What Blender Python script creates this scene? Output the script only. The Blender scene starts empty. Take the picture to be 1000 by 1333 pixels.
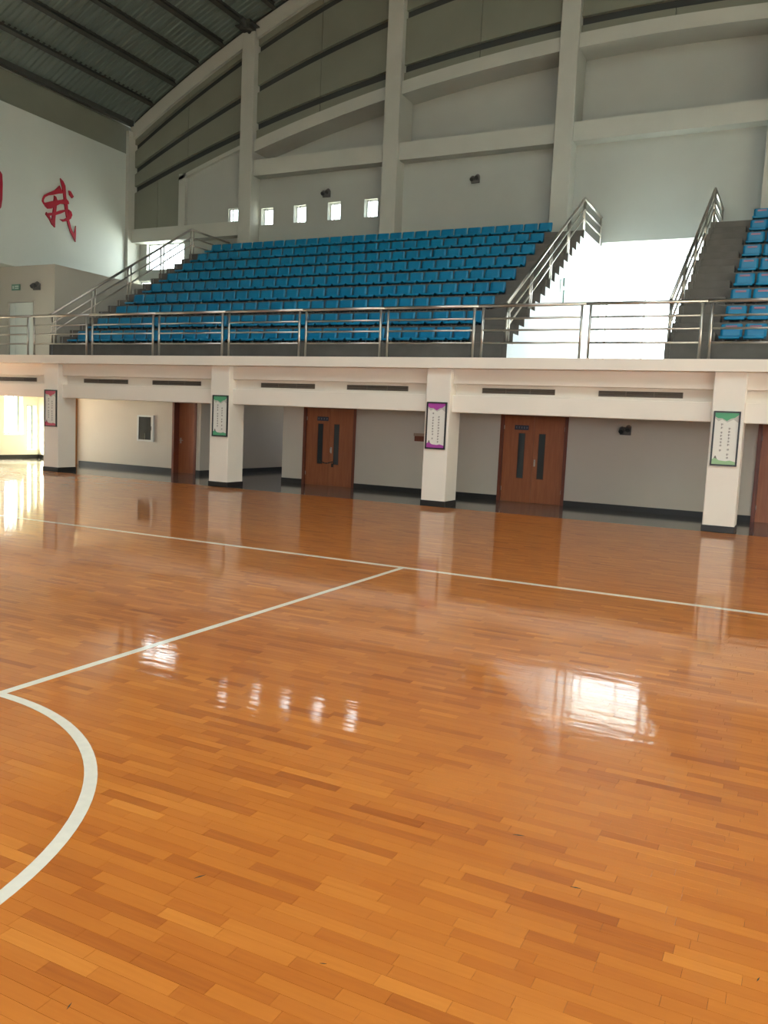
import bpy, bmesh, math, random
from mathutils import Matrix, Vector
random.seed(7)
SC = bpy.context.scene
COL = SC.collection

# ------------------------------------------------------------------ camera, sky, sun, exposure
cam_d = bpy.data.cameras.new('camera')
cam = bpy.data.objects.new('camera', cam_d)
COL.objects.link(cam)
RX = Vector((0.8933179, 0.4471471, 0.0451948))
DN = Vector((0.0872026, -0.0738028, -0.9934530))
FW = Vector((-0.4408841, 0.8914105, -0.1049218))
cam.matrix_world = Matrix(((RX.x, -DN.x, -FW.x, 0), (RX.y, -DN.y, -FW.y, 0), (RX.z, -DN.z, -FW.z, 1.70), (0, 0, 0, 1)))
cam_d.sensor_fit = 'VERTICAL'
cam_d.sensor_height = 36.0
cam_d.lens = 1089.14 * 36.0 / 1333.0
cam_d.clip_end = 300
SC.camera = cam

SKY = 9.0
world = bpy.data.worlds.new('overcast_sky')
SC.world = world
world.use_nodes = True
bg = world.node_tree.nodes['Background']
bg.inputs['Color'].default_value = (0.88, 0.95, 1.0, 1)
bg.inputs['Strength'].default_value = SKY

sun_d = bpy.data.lights.new('sun', 'SUN')
sun_d.energy = 110
sun_d.angle = math.radians(0.8)
sun_d.color = (1.0, 0.90, 0.70)
sun = bpy.data.objects.new('sun', sun_d)
COL.objects.link(sun)
sun.rotation_euler = Vector((1.0, 0.30, -0.73)).to_track_quat('-Z', 'Y').to_euler()
sun.location = (-40, -10, 30)

def window_light(name, loc, facing, w, h, portal=True, energy=0, color=(1, 1, 1)):
    """daylight through one opening: a sky portal, or an extra area lamp added outside it to brighten the inside"""
    d = bpy.data.lights.new(name, 'AREA')
    d.shape = 'RECTANGLE'
    d.size, d.size_y = w, h
    d.energy = energy
    d.color = color
    if portal:
        d.cycles.is_portal = True
    o = bpy.data.objects.new(name, d)
    COL.objects.link(o)
    o.location = loc
    o.rotation_euler = Vector(facing).to_track_quat('-Z', 'Z').to_euler()
    return o
# big windows behind the camera and on the right, the entrance glazing, the left end windows
window_light('daylight_front', (3.5, -14.1, 3.0), (0, 1, 0), 20, 2.4)
window_light('daylight_right', (15.1, 1.0, 3.0), (-1, 0, 0), 22, 2.4)
window_light('daylight_roof', (-2.0, 0.0, 18.75), (0, 0, -1), 13.2, 12.4)  # sky portal over the added, unseen skylights
window_light('daylight_corridor', (-14.0, 26.2, 1.6), (0, -1, 0), 1.4, 0.8)
window_light('daylight_entrance', (-4.3, 28.2, 5.2), (0, -1, 0), 5.9, 4.2)
window_light('daylight_left', (-23.75, 17.3, 1.4), (1, 0, 0), 6.2, 2.2)
window_light('daylight_stair', (-22.7, 26.0, 7.1), (0, -1, 0), 2.6, 2.5)
# added warm lamp outside the left end windows, brightens that corner
window_light('added_left_end_fill', (-24.3, 17.6, 1.5), (1, 0.45, -0.35), 5.0, 1.7, False, 330, (1.0, 0.93, 0.74))
# added cool lamp outside the entrance, blows out the stand side walls
window_light('added_entrance_fill', (-4.3, 28.6, 4.9), (0, -1, -0.22), 5.6, 2.9, False, 1500, (0.78, 0.92, 1.0))
window_light('added_stair_fill', (-22.6, 26.3, 7.6), (-0.35, -1, -0.2), 2.0, 1.1, False, 75, (0.9, 0.97, 1.0))  # added lamp, lightens the walls near the stair window

SC.view_settings.view_transform = 'Standard'
SC.view_settings.look = 'None'
SC.view_settings.exposure = 0.0
SC.view_settings.gamma = 1.0
SC.view_settings.use_curve_mapping = False

# ------------------------------------------------------------------ materials
def lin(r, g, b):
    f = lambda c: (c / 255 / 12.92) if c / 255 <= 0.04045 else ((c / 255 + 0.055) / 1.055) ** 2.4
    return (f(r), f(g), f(b), 1)

def mat(name, color, rough=0.6, metal=0.0, spec=0.5, noise=0.0, nscale=3.0, bump=0.0, bscale=60.0, coat=0.0, coat_r=0.05):
    m = bpy.data.materials.new(name)
    m.use_nodes = True
    nt = m.node_tree
    b = nt.nodes['Principled BSDF']
    b.inputs['Base Color'].default_value = color
    b.inputs['Roughness'].default_value = rough
    b.inputs['Metallic'].default_value = metal
    b.inputs['Specular IOR Level'].default_value = spec
    b.inputs['Coat Weight'].default_value = coat
    b.inputs['Coat Roughness'].default_value = coat_r
    tc = None
    if noise or bump:
        tc = nt.nodes.new('ShaderNodeTexCoord')
    if noise:
        n = nt.nodes.new('ShaderNodeTexNoise')
        n.inputs['Scale'].default_value = nscale
        n.inputs['Detail'].default_value = 5
        nt.links.new(tc.outputs['Object'], n.inputs['Vector'])
        mr = nt.nodes.new('ShaderNodeMapRange')
        mr.inputs['From Min'].default_value = 0.3
        mr.inputs['From Max'].default_value = 0.7
        mr.inputs['To Min'].default_value = 1 - noise
        mr.inputs['To Max'].default_value = 1 + noise
        nt.links.new(n.outputs['Fac'], mr.inputs['Value'])
        mx = nt.nodes.new('ShaderNodeVectorMath')
        mx.operation = 'SCALE'
        mx.inputs[0].default_value = color[:3]
        nt.links.new(mr.outputs['Result'], mx.inputs['Scale'])
        nt.links.new(mx.outputs['Vector'], b.inputs['Base Color'])
    if bump:
        n2 = nt.nodes.new('ShaderNodeTexNoise')
        n2.inputs['Scale'].default_value = bscale
        n2.inputs['Detail'].default_value = 3
        nt.links.new(tc.outputs['Object'], n2.inputs['Vector'])
        bp = nt.nodes.new('ShaderNodeBump')
        bp.inputs['Strength'].default_value = bump
        bp.inputs['Distance'].default_value = 0.01
        nt.links.new(n2.outputs['Fac'], bp.inputs['Height'])
        nt.links.new(bp.outputs['Normal'], b.inputs['Normal'])
    return m

M = {}
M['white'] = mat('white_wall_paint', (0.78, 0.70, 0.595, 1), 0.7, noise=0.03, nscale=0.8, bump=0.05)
M['sidewall'] = mat('white_stand_side_paint', (0.76, 0.80, 0.82, 1), 0.7, noise=0.03, nscale=0.8)
M['endwall'] = mat('sunlight_lightened_end_wall_paint', (0.84, 0.82, 0.70, 1), 0.6, noise=0.03, nscale=0.8)  # low wall paint, lightened to stand in for sunlight in the left corner
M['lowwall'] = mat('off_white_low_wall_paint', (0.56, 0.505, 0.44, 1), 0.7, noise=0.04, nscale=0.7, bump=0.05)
M['upwall'] = mat('dimmed_white_upper_wall_paint', (0.345, 0.36, 0.33, 1), 0.8, noise=0.05, nscale=0.5, bump=0.05)  # white wall, colour darkened to stand in for weaker light higher up
M['upbeam'] = mat('dimmed_white_beam_paint', (0.405, 0.41, 0.365, 1), 0.8, noise=0.05, nscale=0.8)  # beams darkened in colour for the same weak upper light
M['leftwall'] = mat('dimmed_white_left_wall_paint', (0.54, 0.58, 0.54, 1), 0.8, noise=0.05, nscale=0.4, bump=0.04)  # white left wall, its colour lowered to imitate dim light
M['boxwall'] = mat('warm_grey_paint', (0.40, 0.375, 0.325, 1), 0.8, noise=0.04, nscale=0.7)
M['clad'] = mat('olive_grey_cladding', (0.175, 0.185, 0.145, 1), 0.75, noise=0.08, nscale=0.6)
M['slit'] = mat('dark_joint_backing', (0.035, 0.04, 0.04, 1), 0.9)
M['roof'] = mat('green_grey_roof_deck', (0.125, 0.16, 0.14, 1), 0.6, noise=0.1, nscale=0.3)
M['purlin'] = mat('dark_roof_steel', (0.042, 0.045, 0.040, 1), 0.7)
M['concrete'] = mat('dark_stand_concrete', (0.098, 0.089, 0.078, 1), 0.85, noise=0.16, nscale=2.5, bump=0.15)
M['blue'] = mat('blue_seat_plastic', (0.002, 0.16, 0.31, 1), 0.38, spec=0.35, noise=0.05, nscale=4)
M['bracket'] = mat('grey_seat_bracket', (0.20, 0.18, 0.18, 1), 0.5)
M['redstrip'] = mat('faded_red_strip', (0.28, 0.13, 0.19, 1), 0.5)
M['steel'] = mat('brushed_stainless_steel', (0.52, 0.48, 0.43, 1), 0.38, metal=1.0)
M['tile'] = mat('grey_polished_floor_tile', (0.11, 0.10, 0.09, 1), 0.10, spec=0.45, noise=0.10, nscale=5)
M['base'] = mat('black_base_tile', (0.013, 0.012, 0.012, 1), 0.45, noise=0.2, nscale=9)
M['slabfloor'] = mat('gallery_floor_screed', (0.55, 0.54, 0.51, 1), 0.5, noise=0.06)
M['vent'] = mat('dark_vent_metal', (0.14, 0.11, 0.085, 1), 0.6)
M['ventback'] = mat('vent_shadow_board', (0.015, 0.014, 0.013, 1), 0.9)
M['frameblk'] = mat('black_poster_frame', (0.02, 0.018, 0.018, 1), 0.35)
M['paper'] = mat('poster_paper', (0.72, 0.68, 0.60, 1), 0.5)
M['ink'] = mat('poster_ink', (0.16, 0.13, 0.11, 1), 0.6)
M['red_ink'] = mat('poster_crimson', (0.45, 0.045, 0.09, 1), 0.5)
M['green_ink'] = mat('poster_green', (0.08, 0.32, 0.16, 1), 0.5)
M['green_pale'] = mat('poster_pale_green', (0.30, 0.46, 0.24, 1), 0.5)
M['purple_ink'] = mat('poster_purple', (0.36, 0.05, 0.30, 1), 0.5)
M['grey_ink'] = mat('poster_grey_wash', (0.48, 0.45, 0.39, 1), 0.5)
M['red_letter'] = mat('crimson_letter_panel', (0.36, 0.006, 0.025, 1), 0.5)
M['glassdark'] = mat('dark_door_glass', (0.035, 0.045, 0.05, 1), 0.06, spec=0.6)
M['cabglass'] = mat('dark_cabinet_glass', (0.035, 0.035, 0.028, 1), 0.55, spec=0.12)
M['signblue'] = mat('dark_blue_sign', (0.03, 0.035, 0.06, 1), 0.4)
M['signmark'] = mat('pale_sign_marks', (0.25, 0.26, 0.30, 1), 0.5)
M['exitgreen'] = mat('green_exit_sign', (0.10, 0.22, 0.17, 1), 0.4)
M['exitpale'] = mat('pale_exit_marks', (0.45, 0.55, 0.48, 1), 0.4)
M['lampgrey'] = mat('dark_grey_fixture', (0.09, 0.085, 0.08, 1), 0.5)
M['lampblack'] = mat('black_fixture_lens', (0.03, 0.03, 0.028, 1), 0.3)
M['alu'] = mat('white_window_frame', (0.62, 0.64, 0.63, 1), 0.4)
M['greenframe'] = mat('green_grey_window_frame', (0.25, 0.32, 0.27, 1), 0.4)
M['whitedoor'] = mat('pale_grey_door', (0.55, 0.60, 0.56, 1), 0.5)
M['line'] = mat('cream_court_line', (0.80, 0.715, 0.585, 1), 0.35, coat=0.5, coat_r=0.1, noise=0.05, nscale=20)
M['yard'] = mat('pale_forecourt', (0.55, 0.54, 0.50, 1), 0.9, noise=0.08, nscale=0.3)
M['extinguisher'] = mat('grey_hose_reel', (0.16, 0.15, 0.13, 1), 0.5)
M['chain'] = mat('dark_lock_chain', (0.03, 0.028, 0.026, 1), 0.4, metal=0.6)

def door_wood(name, c1, c2):
    m = mat(name, c1, 0.38, spec=0.5)
    nt = m.node_tree
    b = nt.nodes['Principled BSDF']
    tc = nt.nodes.new('ShaderNodeTexCoord')
    mp = nt.nodes.new('ShaderNodeMapping')
    mp.inputs['Scale'].default_value = (14, 14, 1.2)
    n = nt.nodes.new('ShaderNodeTexNoise')
    n.inputs['Scale'].default_value = 1.5
    n.inputs['Detail'].default_value = 6
    r = nt.nodes.new('ShaderNodeValToRGB')
    r.color_ramp.elements[0].position = 0.3
    r.color_ramp.elements[0].color = c1
    r.color_ramp.elements[1].position = 0.7
    r.color_ramp.elements[1].color = c2
    nt.links.new(tc.outputs['Object'], mp.inputs['Vector'])
    nt.links.new(mp.outputs['Vector'], n.inputs['Vector'])
    nt.links.new(n.outputs['Fac'], r.inputs['Fac'])
    nt.links.new(r.outputs['Color'], b.inputs['Base Color'])
    return m
M['door'] = door_wood('reddish_door_veneer', (0.28, 0.080, 0.030, 1), (0.36, 0.118, 0.046, 1))
M['jamb'] = door_wood('dark_red_door_frame', (0.13, 0.028, 0.014, 1), (0.17, 0.040, 0.018, 1))
M['orange'] = door_wood('orange_door_trim', (0.42, 0.16, 0.04, 1), (0.50, 0.21, 0.06, 1))

def parquet():
    m = bpy.data.materials.new('varnished_court_parquet')
    m.use_nodes = True
    nt = m.node_tree
    b = nt.nodes['Principled BSDF']
    at = nt.nodes.new('ShaderNodeAttribute')
    at.attribute_name = 'tone'
    r = nt.nodes.new('ShaderNodeValToRGB')
    e = r.color_ramp.elements
    e[0].position = 0.0; e[0].color = (0.37, 0.093, 0.0125, 1)
    e[1].position = 1.0; e[1].color = (0.675, 0.236, 0.038, 1)
    k = e.new(0.25); k.color = (0.485, 0.136, 0.0175, 1)
    k = e.new(0.65); k.color = (0.57, 0.177, 0.025, 1)
    tc = nt.nodes.new('ShaderNodeTexCoord')
    mp = nt.nodes.new('ShaderNodeMapping')
    mp.inputs['Scale'].default_value = (2.2, 38, 1)
    n = nt.nodes.new('ShaderNodeTexNoise')
    n.inputs['Scale'].default_value = 1.6
    n.inputs['Detail'].default_value = 6
    geo = nt.nodes.new('ShaderNodeNewGeometry')
    nt.links.new(geo.outputs['Position'], mp.inputs['Vector'])
    nt.links.new(mp.outputs['Vector'], n.inputs['Vector'])
    big = nt.nodes.new('ShaderNodeTexNoise')
    big.inputs['Scale'].default_value = 0.7
    big.inputs['Detail'].default_value = 4
    nt.links.new(geo.outputs['Position'], big.inputs['Vector'])
    add = nt.nodes.new('ShaderNodeMath'); add.operation = 'MULTIPLY_ADD'
    add.inputs[1].default_value = 0.42
    nt.links.new(n.outputs['Fac'], add.inputs[0])
    nt.links.new(at.outputs['Fac'], add.inputs[2])
    add2 = nt.nodes.new('ShaderNodeMath'); add2.operation = 'MULTIPLY_ADD'
    add2.inputs[1].default_value = 0.30
    nt.links.new(big.outputs['Fac'], add2.inputs[0])
    nt.links.new(add.outputs['Value'], add2.inputs[2])
    sub = nt.nodes.new('ShaderNodeMath'); sub.operation = 'SUBTRACT'
    sub.inputs[1].default_value = 0.36
    nt.links.new(add2.outputs['Value'], sub.inputs[0])
    nt.links.new(sub.outputs['Value'], r.inputs['Fac'])
    nt.links.new(r.outputs['Color'], b.inputs['Base Color'])
    b.inputs['Roughness'].default_value = 0.45
    b.inputs['Specular IOR Level'].default_value = 0.2
    b.inputs['Coat Weight'].default_value = 0.8
    b.inputs['Coat Roughness'].default_value = 0.06
    b.inputs['Coat IOR'].default_value = 1.45
    # slight cupping and waviness of the varnish, stronger across the boards
    mp2 = nt.nodes.new('ShaderNodeMapping')
    mp2.inputs['Scale'].default_value = (1.5, 7, 1)
    n2 = nt.nodes.new('ShaderNodeTexNoise')
    n2.inputs['Scale'].default_value = 1.0
    n2.inputs['Detail'].default_value = 3
    nt.links.new(geo.outputs['Position'], mp2.inputs['Vector'])
    nt.links.new(mp2.outputs['Vector'], n2.inputs['Vector'])
    bp = nt.nodes.new('ShaderNodeBump')
    bp.inputs['Strength'].default_value = 0.13
    bp.inputs['Distance'].default_value = 0.012
    nt.links.new(n2.outputs['Fac'], bp.inputs['Height'])
    nt.links.new(bp.outputs['Normal'], b.inputs['Coat Normal'])
    return m
M['parquet'] = parquet()

def glass_mat():
    m = bpy.data.materials.new('clear_window_glass')
    m.use_nodes = True
    nt = m.node_tree
    nt.nodes.remove(nt.nodes['Principled BSDF'])
    out = nt.nodes['Material Output']
    tr = nt.nodes.new('ShaderNodeBsdfTransparent')
    tr.inputs['Color'].default_value = (0.95, 0.98, 0.97, 1)
    gl = nt.nodes.new('ShaderNodeBsdfGlossy')
    gl.inputs['Roughness'].default_value = 0.02
    mx = nt.nodes.new('ShaderNodeMixShader')
    mx.inputs['Fac'].default_value = 0.06
    nt.links.new(tr.outputs[0], mx.inputs[1])
    nt.links.new(gl.outputs[0], mx.inputs[2])
    nt.links.new(mx.outputs[0], out.inputs['Surface'])
    return m
M['glass'] = glass_mat()

# ------------------------------------------------------------------ mesh helpers
class MB:
    """collects simple solids; build() links them as ONE mesh object"""
    def __init__(s):
        s.v = []; s.f = []; s.smooth = []
    def poly(s, pts, faces, smooth=False):
        k = len(s.v)
        s.v += [tuple(p) for p in pts]
        for f in faces:
            s.f.append([k + i for i in f]); s.smooth.append(smooth)
        return s
    def box(s, x0, x1, y0, y1, z0, z1):
        p = [(x0, y0, z0), (x1, y0, z0), (x1, y1, z0), (x0, y1, z0), (x0, y0, z1), (x1, y0, z1), (x1, y1, z1), (x0, y1, z1)]
        return s.poly(p, [(0, 3, 2, 1), (4, 5, 6, 7), (0, 1, 5, 4), (1, 2, 6, 5), (2, 3, 7, 6), (3, 0, 4, 7)])
    def cbox(s, x0, x1, y0, y1, z0, z1, c=0.01):
        """box with chamfered edges"""
        bm = bmesh.new()
        bmesh.ops.create_cube(bm, size=1)
        for w in bm.verts:
            w.co = Vector(((x0 + x1) / 2 + w.co.x * (x1 - x0), (y0 + y1) / 2 + w.co.y * (y1 - y0), (z0 + z1) / 2 + w.co.z * (z1 - z0)))
        bmesh.ops.bevel(bm, geom=list(bm.edges), offset=c, segments=1, affect='EDGES')
        bm.verts.index_update()
        s.poly([w.co.copy() for w in bm.verts], [[w.index for w in f.verts] for f in bm.faces])
        bm.free()
        return s
    def tube(s, a, b, r, n=10):
        a, b = Vector(a), Vector(b)
        d = (b - a).normalized()
        u = d.orthogonal().normalized(); w = d.cross(u)
        p = []
        for q in (a, b):
            for i in range(n):
                t = 2 * math.pi * i / n
                p.append(q + r * (math.cos(t) * u + math.sin(t) * w))
        k = len(s.v)
        s.v += [tuple(x) for x in p]
        for i in range(n):
            j = (i + 1) % n
            s.f.append([k + i, k + j, k + n + j, k + n + i]); s.smooth.append(True)
        s.f.append([k + n - 1 - i for i in range(n)]); s.smooth.append(False)
        s.f.append([k + n + i for i in range(n)]); s.smooth.append(False)
        return s
    def path(s, pts, r, n=10):
        for a, b in zip(pts, pts[1:]):
            s.tube(a, b, r, n)
        for q in pts[1:-1]:
            s.ball(q, r, n)
        return s
    def ball(s, c, r, n=10):
        rings = 5; p = []; f = []
        for i in range(rings + 1):
            th = math.pi * i / rings
            for j in range(n):
                ph = 2 * math.pi * j / n
                p.append((c[0] + r * math.sin(th) * math.cos(ph), c[1] + r * math.sin(th) * math.sin(ph), c[2] + r * math.cos(th)))
        for i in range(rings):
            for j in range(n):
                k = (j + 1) % n
                f.append((i * n + j, (i + 1) * n + j, (i + 1) * n + k, i * n + k))
        return s.poly(p, f, True)
    def prism(s, outline, axis, a0, a1):
        """extrude a 2-D outline along an axis: axis x -> outline (y,z), y -> (x,z), z -> (x,y)"""
        def P(q, a):
            return (a, q[0], q[1]) if axis == 'x' else (q[0], a, q[1]) if axis == 'y' else (q[0], q[1], a)
        n = len(outline)
        p = [P(q, a0) for q in outline] + [P(q, a1) for q in outline]
        f = [list(range(n - 1, -1, -1)), list(range(n, 2 * n))]
        f += [[i, (i + 1) % n, n + (i + 1) % n, n + i] for i in range(n)]
        return s.poly(p, f)
    def mesh(s, name, m):
        me = bpy.data.meshes.new(name)
        me.from_pydata(s.v, [], s.f)
        bm = bmesh.new(); bm.from_mesh(me)
        bmesh.ops.recalc_face_normals(bm, faces=list(bm.faces))
        bm.to_mesh(me); bm.free()
        if any(s.smooth):
            me.polygons.foreach_set('use_smooth', s.smooth)
        me.materials.append(m)
        me.update()
        return me
    def build(s, name, m, parent=None):
        o = bpy.data.objects.new(name, s.mesh(name, m))
        COL.objects.link(o)
        if parent is not None:
            o.parent = parent
            o.matrix_parent_inverse = Matrix.Identity(4)
            o.location = -parent.matrix_world.translation if False else (0, 0, 0)
        return o

def box(x0, x1, y0, y1, z0, z1):
    return MB().box(x0, x1, y0, y1, z0, z1)

def tag(o, label=None, cat=None, group=None, kind=None):
    if label: o['label'] = label
    if cat: o['category'] = cat
    if group: o['group'] = group
    if kind: o['kind'] = kind
    return o

def empty(name, label, cat, loc=(0, 0, 0), group=None, kind=None):
    o = bpy.data.objects.new(name, None)
    o.empty_display_size = 0.2
    COL.objects.link(o)
    o.location = loc
    return tag(o, label, cat, group, kind)

def struct(name, mb, m, label=None, cat=None, parent=None):
    o = mb.build(name, m, parent)
    return tag(o, label, cat, None, 'structure') if parent is None else o

def sstruct(name, label, cat, loc=(0, 0, 0), group=None):
    return empty(name, label, cat, loc, group, 'structure')

def holed_wall(axis, u0, u1, z0, z1, t0, t1, holes):
    """a wall with rectangular openings; axis 'y' = wall in the XZ plane between y=t0..t1, 'x' = in the YZ plane"""
    us = sorted({u0, u1, *[min(max(h[0], u0), u1) for h in holes], *[min(max(h[1], u0), u1) for h in holes]})
    zs = sorted({z0, z1, *[min(max(h[2], z0), z1) for h in holes], *[min(max(h[3], z0), z1) for h in holes]})
    nu, nz = len(us) - 1, len(zs) - 1
    solid = [[not any(h[0] < (us[i] + us[i + 1]) / 2 < h[1] and h[2] < (zs[j] + zs[j + 1]) / 2 < h[3] for h in holes) for j in range(nz)] for i in range(nu)]
    def ok(i, j):
        return 0 <= i < nu and 0 <= j < nz and solid[i][j]
    mb = MB()
    P = (lambda u, t, z: (u, t, z)) if axis == 'y' else (lambda u, t, z: (t, u, z))
    for i in range(nu):
        for j in range(nz):
            if not solid[i][j]: continue
            a, b, c, d = us[i], us[i + 1], zs[j], zs[j + 1]
            for t in (t0, t1):
                mb.poly([P(a, t, c), P(b, t, c), P(b, t, d), P(a, t, d)], [(0, 1, 2, 3)])
            if not ok(i - 1, j): mb.poly([P(a, t0, c), P(a, t1, c), P(a, t1, d), P(a, t0, d)], [(0, 1, 2, 3)])
            if not ok(i + 1, j): mb.poly([P(b, t0, c), P(b, t1, c), P(b, t1, d), P(b, t0, d)], [(0, 1, 2, 3)])
            if not ok(i, j - 1): mb.poly([P(a, t0, c), P(a, t1, c), P(b, t1, c), P(b, t0, c)], [(0, 1, 2, 3)])
            if not ok(i, j + 1): mb.poly([P(a, t0, d), P(a, t1, d), P(b, t1, d), P(b, t0, d)], [(0, 1, 2, 3)])
    return mb

ORD = ['zeroth', 'first', 'second', 'third', 'fourth', 'fifth', 'sixth', 'seventh', 'eighth', 'ninth', 'tenth', 'eleventh', 'twelfth', 'thirteenth',
       'fourteenth', 'fifteenth', 'sixteenth', 'seventeenth', 'eighteenth', 'nineteenth', 'twentieth', 'twenty-first', 'twenty-second', 'twenty-third',
       'twenty-fourth', 'twenty-fifth', 'twenty-sixth', 'twenty-seventh', 'twenty-eighth', 'twenty-ninth', 'thirtieth']

# ------------------------------------------------------------------ floor: parquet court, tiled strip, painted lines
XL, XR, YF, YB = -24.0, 15.0, -14.0, 25.65        # hall extents
YW = 16.30                                        # front faces of the ground-floor columns
floor = sstruct('floor', 'glossy orange varnished parquet sports floor of staggered strips', 'floor')
box(XL, XR, YF, YW, -0.12, -0.012).build('subfloor', M['slit'], floor)

PW = 0.058
rng = random.Random(3)
planks = []
lens = [0.24, 0.29, 0.34, 0.39]
y = 0.7
while y < YW - 0.001:
    y1 = min(y + PW, YW)
    xa, xb = (-24.0, 6.0)
    if y < 8: xa = -3.5 - y * 1.35
    x = xa - rng.random() * 0.5
    while x < xb:
        L = rng.choice(lens)
        t = min(1, max(0, rng.gauss(0.46, 0.17)))
        if rng.random() < 0.07: t *= 0.3
        planks.append((max(x, XL), min(x + L, XR), y, y1, round(t * 7) / 7))
        x += L
    y += PW
def seen_size(p):
    c = Vector(((p[0] + p[1]) / 2, (p[2] + p[3]) / 2, -1.70))
    w = c.dot(FW)
    if w < 0.5: return 0
    u = 500 + 1089 * c.dot(RX) / w; v = 666.5 + 1089 * c.dot(DN) / w
    return 1 / (w * w) if -10 < u < 1010 and v < 1345 else 0
order = sorted(range(len(planks)), key=lambda i: -seen_size(planks[i]))
near = set(order[:300])
G = 0.0005
def plank_mesh(L, w, t):
    mb = MB()
    x0, x1, y0, y1, e = G, L - G, G, w - G, 0.0003
    p = [(x0, y0, -0.012), (x1, y0, -0.012), (x1, y1, -0.012), (x0, y1, -0.012),
         (x0, y0, -e), (x1, y0, -e), (x1, y1, -e), (x0, y1, -e),
         (x0 + e, y0 + e, 0), (x1 - e, y0 + e, 0), (x1 - e, y1 - e, 0), (x0 + e, y1 - e, 0)]
    mb.poly(p, [(8, 9, 10, 11), (4, 5, 9, 8), (5, 6, 10, 9), (6, 7, 11, 10), (7, 4, 8, 11), (0, 1, 5, 4), (1, 2, 6, 5), (2, 3, 7, 6), (3, 0, 4, 7)])
    me = mb.mesh('plank', M['parquet'])
    at = me.attributes.new('tone', 'FLOAT', 'POINT')
    at.data.foreach_set('value', [t] * 12)
    return me
cache = {}
for i in order[:300]:
    x0, x1, y0, y1, t = planks[i]
    key = (round(x1 - x0, 3), round(y1 - y0, 3), t)
    if key not in cache: cache[key] = plank_mesh(x1 - x0, y1 - y0, t)
    o = bpy.data.objects.new('plank', cache[key])
    COL.objects.link(o)
    o.parent = floor
    o.location = (x0, y0, 0)
vs, fs, tn = [], [], []
for i, (x0, x1, y0, y1, t) in enumerate(planks):
    if i in near: continue
    k = len(vs)
    a, b, c, d = x0 + G, x1 - G, y0 + G, y1 - G
    vs += [(a, c, 0), (b, c, 0), (b, d, 0), (a, d, 0), (a, c, -0.012), (b, c, -0.012), (b, d, -0.012), (a, d, -0.012)]
    fs += [(k, k + 1, k + 2, k + 3), (k + 4, k + 5, k + 1, k), (k + 5, k + 6, k + 2, k + 1), (k + 6, k + 7, k + 3, k + 2), (k + 7, k + 4, k, k + 3)]
    tn += [t] * 8
me = bpy.data.meshes.new('parquet_field')
me.from_pydata(vs, [], fs)
me.attributes.new('tone', 'FLOAT', 'POINT').data.foreach_set('value', tn)
me.materials.append(M['parquet'])
o = bpy.data.objects.new('parquet_field', me); COL.objects.link(o); o.parent = floor; o['kind'] = 'stuff'
# the part of the court that lies behind and beside the camera
mb = MB().box(XL, XR, YF, 0.7, -0.012, 0).box(6.5, XR, 0.7, YW, -0.012, 0)
o = mb.build('parquet_behind', M['parquet'], floor)
o.data.attributes.new('tone', 'FLOAT', 'POINT').data.foreach_set('value', [0.46] * len(o.data.vertices))

# court lines (paint films)
CX, CY, SIDE = -4.147, 1.50, 8.97
LW = 0.06
def line_rect(x0, x1, y0, y1):
    return box(x0, x1, y0, y1, 0.0003, 0.0018)
line_rect(-18.15, 9.85, SIDE - 0.045, SIDE + 0.045).build('side_line', M['line'], floor)
line_rect(CX - 0.03, CX + 0.03, -6.0, SIDE - 0.045).build('halfway_line', M['line'], floor)
line_rect(-18.15 - LW, -18.15, -6.0, SIDE + LW / 2).build('end_line', M['line'], floor)
mb = MB(); N = 128; R0, R1 = 1.80, 1.86
for i in range(N):
    a0, a1 = 2 * math.pi * i / N, 2 * math.pi * (i + 1) / N
    q = [(CX + r * math.cos(a), CY + r * math.sin(a), z) for z in (0.0003, 0.0016) for r in (R0, R1) for a in (a0, a1)]
    mb.poly(q, [(4, 6, 7, 5), (0, 4, 5, 1), (2, 3, 7, 6)])
mb.build('centre_circle', M['line'], floor)
for (sx, sy, l, a) in ((-1.86, 2.36, 0.045, 1.1), (-1.74, 1.63, 0.03, 1.9), (-1.21, 2.16, 0.022, 0.4), (0.02, 2.79, 0.03, 1.3), (-0.93, 3.30, 0.05, 0.3), (-0.62, 3.02, 0.04, 0.2)):
    c_, s_ = math.cos(a) * l / 2, math.sin(a) * l / 2
    MB().prism([(sx - c_, sy - s_), (sx + s_ * 0.12, sy - c_ * 0.12), (sx + c_, sy + s_), (sx - s_ * 0.18, sy + c_ * 0.18)], 'z', 0.0003, 0.0014).build('scuff_mark', M['slit'], floor)

struct('tile_floor', box(-23.7, XR, YW, 28.2, -0.12, 0.0), M['tile'], 'grey polished stone floor strip under the gallery behind the columns', 'floor')

# ------------------------------------------------------------------ gallery slab, beams, columns
ZG = 3.115
struct('gallery_slab', box(-25.0, XR, 16.18, 28.2, 2.90, ZG), M['white'], 'cream concrete gallery edge running above the columns', 'slab')
struct('trim_1', MB().cbox(-23.7, XR, 16.45, 16.8, 2.59, 2.90, 0.008), M['white'], 'upper cream beam just below the gallery edge', 'beam')
struct('trim_2', box(-23.7, XR, 16.62, 16.8, 2.36, 2.59), M['white'], 'recessed cream band holding the dark air vents', 'beam')
struct('trim_3', MB().cbox(-23.7, XR, 16.45, 16.8, 2.00, 2.36, 0.008), M['white'], 'lower cream beam beneath the air vents', 'beam')

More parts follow.
